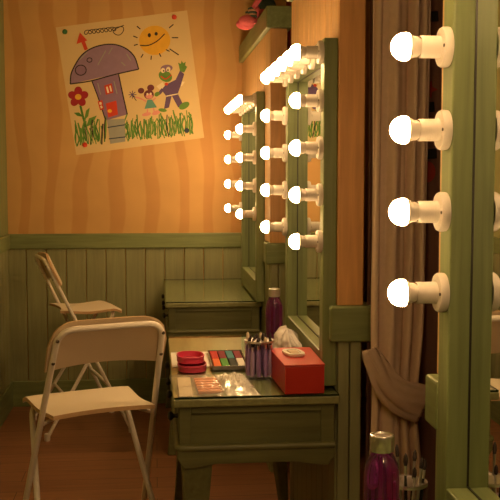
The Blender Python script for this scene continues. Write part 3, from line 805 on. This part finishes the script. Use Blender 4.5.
# dark cloth with a few red and black motifs hanging behind the curtain
bc = thing('backdrop_cloth', 'dark cloth with red and black motifs hanging behind the brown curtain', 'curtain', (0, 2.64, 0))
bm = bmesh.new(); nx, nz = 40, 10; g = []
for j in range(nz+1):
    g.append([bm.verts.new((.60+.42*i/nx, .012*math.sin(i*.9), .02+2.4*j/nz)) for i in range(nx+1)])
for j in range(nz):
    for i in range(nx): bm.faces.new((g[j][i], g[j][i+1], g[j+1][i+1], g[j+1][i]))
o = finish('cloth', bm, M['backcloth'], bc, smooth=True, angle=180); s = o.modifiers.new('thick', 'SOLIDIFY'); s.thickness = .003
def motif(x, z, shape, m):
    bm = bmesh.new(); v = []
    for (a, b) in shape: v.append((x+a, z+b))
    f0 = [bm.verts.new((a, -.0175, b)) for a, b in v]; f1 = [bm.verts.new((a, -.0155, b)) for a, b in v]
    bm.faces.new(f0); bm.faces.new(f1[::-1])
    for k in range(len(v)): bm.faces.new((f0[k], f0[(k+1) % len(v)], f1[(k+1) % len(v)], f1[k]))
    finish('motif', bm, m, bc)
star = [((.026 if k % 2 == 0 else .012)*math.cos(k*PI/5), (.026 if k % 2 == 0 else .012)*math.sin(k*PI/5)) for k in range(10)]
oval = [(.024*math.cos(k*PI/10), .030*math.sin(k*PI/10)) for k in range(20)]
sq = [(-.02, -.015), (.02, -.012), (.018, .016), (-.022, .013)]
motif(.770, 1.80, sq, M['motif_dark']); motif(.765, 1.60, star, M['motif']); motif(.763, 1.55, sq, M['motif_dark']); motif(.764, 1.37, oval, M['motif']); motif(.772, 1.42, sq, M['motif_dark'])
# maroon cloth in the gap beyond the middle mirror
bm = bmesh.new(); nx, nz = 40, 8; g = []
for j in range(nz+1):
    g.append([bm.verts.new((.60+.35*i/nx, 4.35+.02*math.sin(i*1.1), .02+2.5*j/nz)) for i in range(nx+1)])
for j in range(nz):
    for i in range(nx): bm.faces.new((g[j][i], g[j][i+1], g[j+1][i+1], g[j+1][i]))
M['maroon_cloth'] = plain('maroon_cloth', (.30, .05, .03), .9, vary=.15, scale=40)
o = finish('maroon_curtain', bm, M['maroon_cloth'], smooth=True, angle=180); s = o.modifiers.new('thick', 'SOLIDIFY'); s.thickness = .003
tag(o, 'maroon curtain in the dark gap between the two far mirrors', 'curtain')

# ------------------------------------------------------------------ plush doll sitting on the far wall cap
dl = thing('plush_doll', 'pink plush doll with dark striped legs sitting on the far green wall cap', 'toy', (.525, 4.62, 2.0955))
def blob(name, parts, m, n=14):
    bm = bmesh.new()
    for c, r, sc in parts:
        mt = Matrix.Translation(c) @ Matrix.Diagonal((*sc, 1)); bmesh.ops.create_uvsphere(bm, u_segments=n*2, v_segments=n, radius=r, matrix=mt)
    return finish(name, bm, m, dl, smooth=True, angle=180)
def body(name, edges, rad, m, parent=None):
    """one continuous skinned figure"""
    me = bpy.data.meshes.new(name); vs = []; idx = {}; es = []
    for a, b in edges:
        for q in (a, b):
            if q not in idx: idx[q] = len(vs); vs.append(q)
        es.append((idx[a], idx[b]))
    me.from_pydata(vs, es, []); o = bpy.data.objects.new(name, me); C.objects.link(o); me.materials.append(m)
    md = o.modifiers.new('skin', 'SKIN'); md.use_smooth_shade = True
    for q, i in idx.items(): me.skin_vertices[0].data[i].radius = (rad[q], rad[q])
    me.skin_vertices[0].data[0].use_root = True
    o.modifiers.new('sub', 'SUBSURF').levels = 2; o.modifiers['sub'].render_levels = 2
    o.parent = parent
    return o
J = dict(hip=(.01, 0, .045), chest=(.015, 0, .12), neck=(.015, 0, .155), head=(.01, 0, .20), hl=(-.03, .04, .035), hr=(-.03, -.04, .035), kl=(-.060, .045, .050), kr=(-.056, -.045, .052), fl=(-.060, .045, .0), fr=(-.056, -.05, .004),
         sl=(.01, .05, .13), sr=(.01, -.05, .13), el=(-.03, .07, .085), er=(-.03, -.07, .085), al=(-.055, .055, .045), ar=(-.055, -.06, .045))
rad = {J[k]: v for k, v in dict(hip=.040, chest=.036, neck=.018, head=.045, hl=.026, hr=.026, kl=.019, kr=.019, fl=.016, fr=.016, sl=.018, sr=.018, el=.014, er=.014, al=.013, ar=.013).items()}
body('body', [(J[a], J[b]) for a, b in (('hip', 'chest'), ('chest', 'neck'), ('neck', 'head'), ('hip', 'hl'), ('hip', 'hr'), ('hl', 'kl'), ('hr', 'kr'), ('kl', 'fl'), ('kr', 'fr'), ('chest', 'sl'), ('chest', 'sr'), ('sl', 'el'), ('sr', 'er'), ('el', 'al'), ('er', 'ar'))], rad, M['plush_pink'], dl)
for s, k, f in ((1, 'kl', 'fl'), (-1, 'kr', 'fr')):
    a, b = Vector(J[k]), Vector(J[f])
    bm = bmesh.new()
    for q in range(5):
        p = a.lerp(b, q/5+.02); p2 = a.lerp(b, q/5+.18)
        tube(bm, [p, (p+p2)/2, p2], [.0205, .0225, .0205], 16, mi=q % 2)
    finish('striped_stocking', bm, [M['plush_teal'], M['plush_skin']], dl, smooth=True)
    bm = bmesh.new(); bmesh.ops.create_uvsphere(bm, u_segments=20, v_segments=12, radius=.03, matrix=Matrix.Translation(b+Vector((-.022, 0, -.012))) @ Matrix.Diagonal((1.5, .95, .85, 1)))
    finish('shoe', bm, M['plush_pink'], dl, smooth=True, angle=180)
bm = bmesh.new(); lathe(bm, [(.03, .12), (.045, .09), (.062, .05), (.066, .045), (.050, .06), (.03, .11)], 24, 'Z', (.012, 0, 0)); finish('skirt', bm, M['plush_teal'], dl, smooth=True)
bm = bmesh.new()
for k in range(60):
    a = rr = random.uniform(0, 2*PI); ph = random.uniform(.15, 1.4)
    dd = Vector((math.cos(a)*math.cos(ph-.2), math.sin(a)*math.cos(ph-.2), math.sin(ph)))
    p = Vector(J['head'])+dd*.040; tube(bm, [p, p+dd*.022+Vector((0, 0, -.004)), p+dd*.03+Vector((0, 0, -.02))], [.005, .0045, .0015], 6)
finish('hair', bm, M['motif'], dl, smooth=True)
bm = bmesh.new()
for s in (-1, 1): bmesh.ops.create_uvsphere(bm, u_segments=12, v_segments=8, radius=.006, matrix=Matrix.Translation(Vector(J['head'])+Vector((-.042, s*.015, .006))))
finish('eyes', bm, M['black'], dl, smooth=True)

# ------------------------------------------------------------------ light, camera, view
FILL_LAMP = 10  # strength of an unseen overhead lamp, added to give the room ambient light
lf = thing('fill_lamp', 'added warm fill lamp overhead, unseen, lifting the ambient light', 'lamp', (-.2, .6, 2.75))
bm = bmesh.new(); lathe(bm, [(0, 0), (.16, 0), (.16, -.02), (.15, -.03), (0, -.03)], 32); finish('fill_lamp_base', bm, M['white_plastic'], lf, smooth=True)
bm = bmesh.new(); lathe(bm, [(.145, -.0305), (.14, -.05), (.11, -.07), (.06, -.082), (0, -.085)], 32); finish('fill_lamp_shade', bm, emis('fill_lamp_glow', (1, .62, .30), FILL_LAMP), lf, smooth=True)

w = bpy.data.worlds.new('world'); bpy.context.scene.world = w; w.use_nodes = True
w.node_tree.nodes['Background'].inputs['Color'].default_value = (.02, .015, .01, 1); w.node_tree.nodes['Background'].inputs['Strength'].default_value = .1

cam = bpy.data.cameras.new('camera'); co = bpy.data.objects.new('camera', cam); C.objects.link(co)
yaw = math.atan(95/950); pit = math.atan(78.5/950*math.cos(yaw))
co.location = (0, 0, 1.37); co.rotation_euler = (PI/2-pit, 0, -yaw); cam.sensor_width = 36; cam.lens = 950/500*36; cam.clip_start = .02
sc = bpy.context.scene; sc.camera = co
sc.view_settings.view_transform = 'Standard'; sc.view_settings.look = 'None'; sc.view_settings.gamma = 1; sc.view_settings.exposure = .36
try:
    sc.cycles.max_bounces = 10; sc.cycles.diffuse_bounces = 6; sc.cycles.glossy_bounces = 6; sc.cycles.transparent_max_bounces = 16; sc.cycles.transmission_bounces = 8
    sc.cycles.sample_clamp_indirect = 6; sc.cycles.caustics_reflective = False; sc.cycles.caustics_refractive = False; sc.cycles.use_denoising = True
except Exception: pass
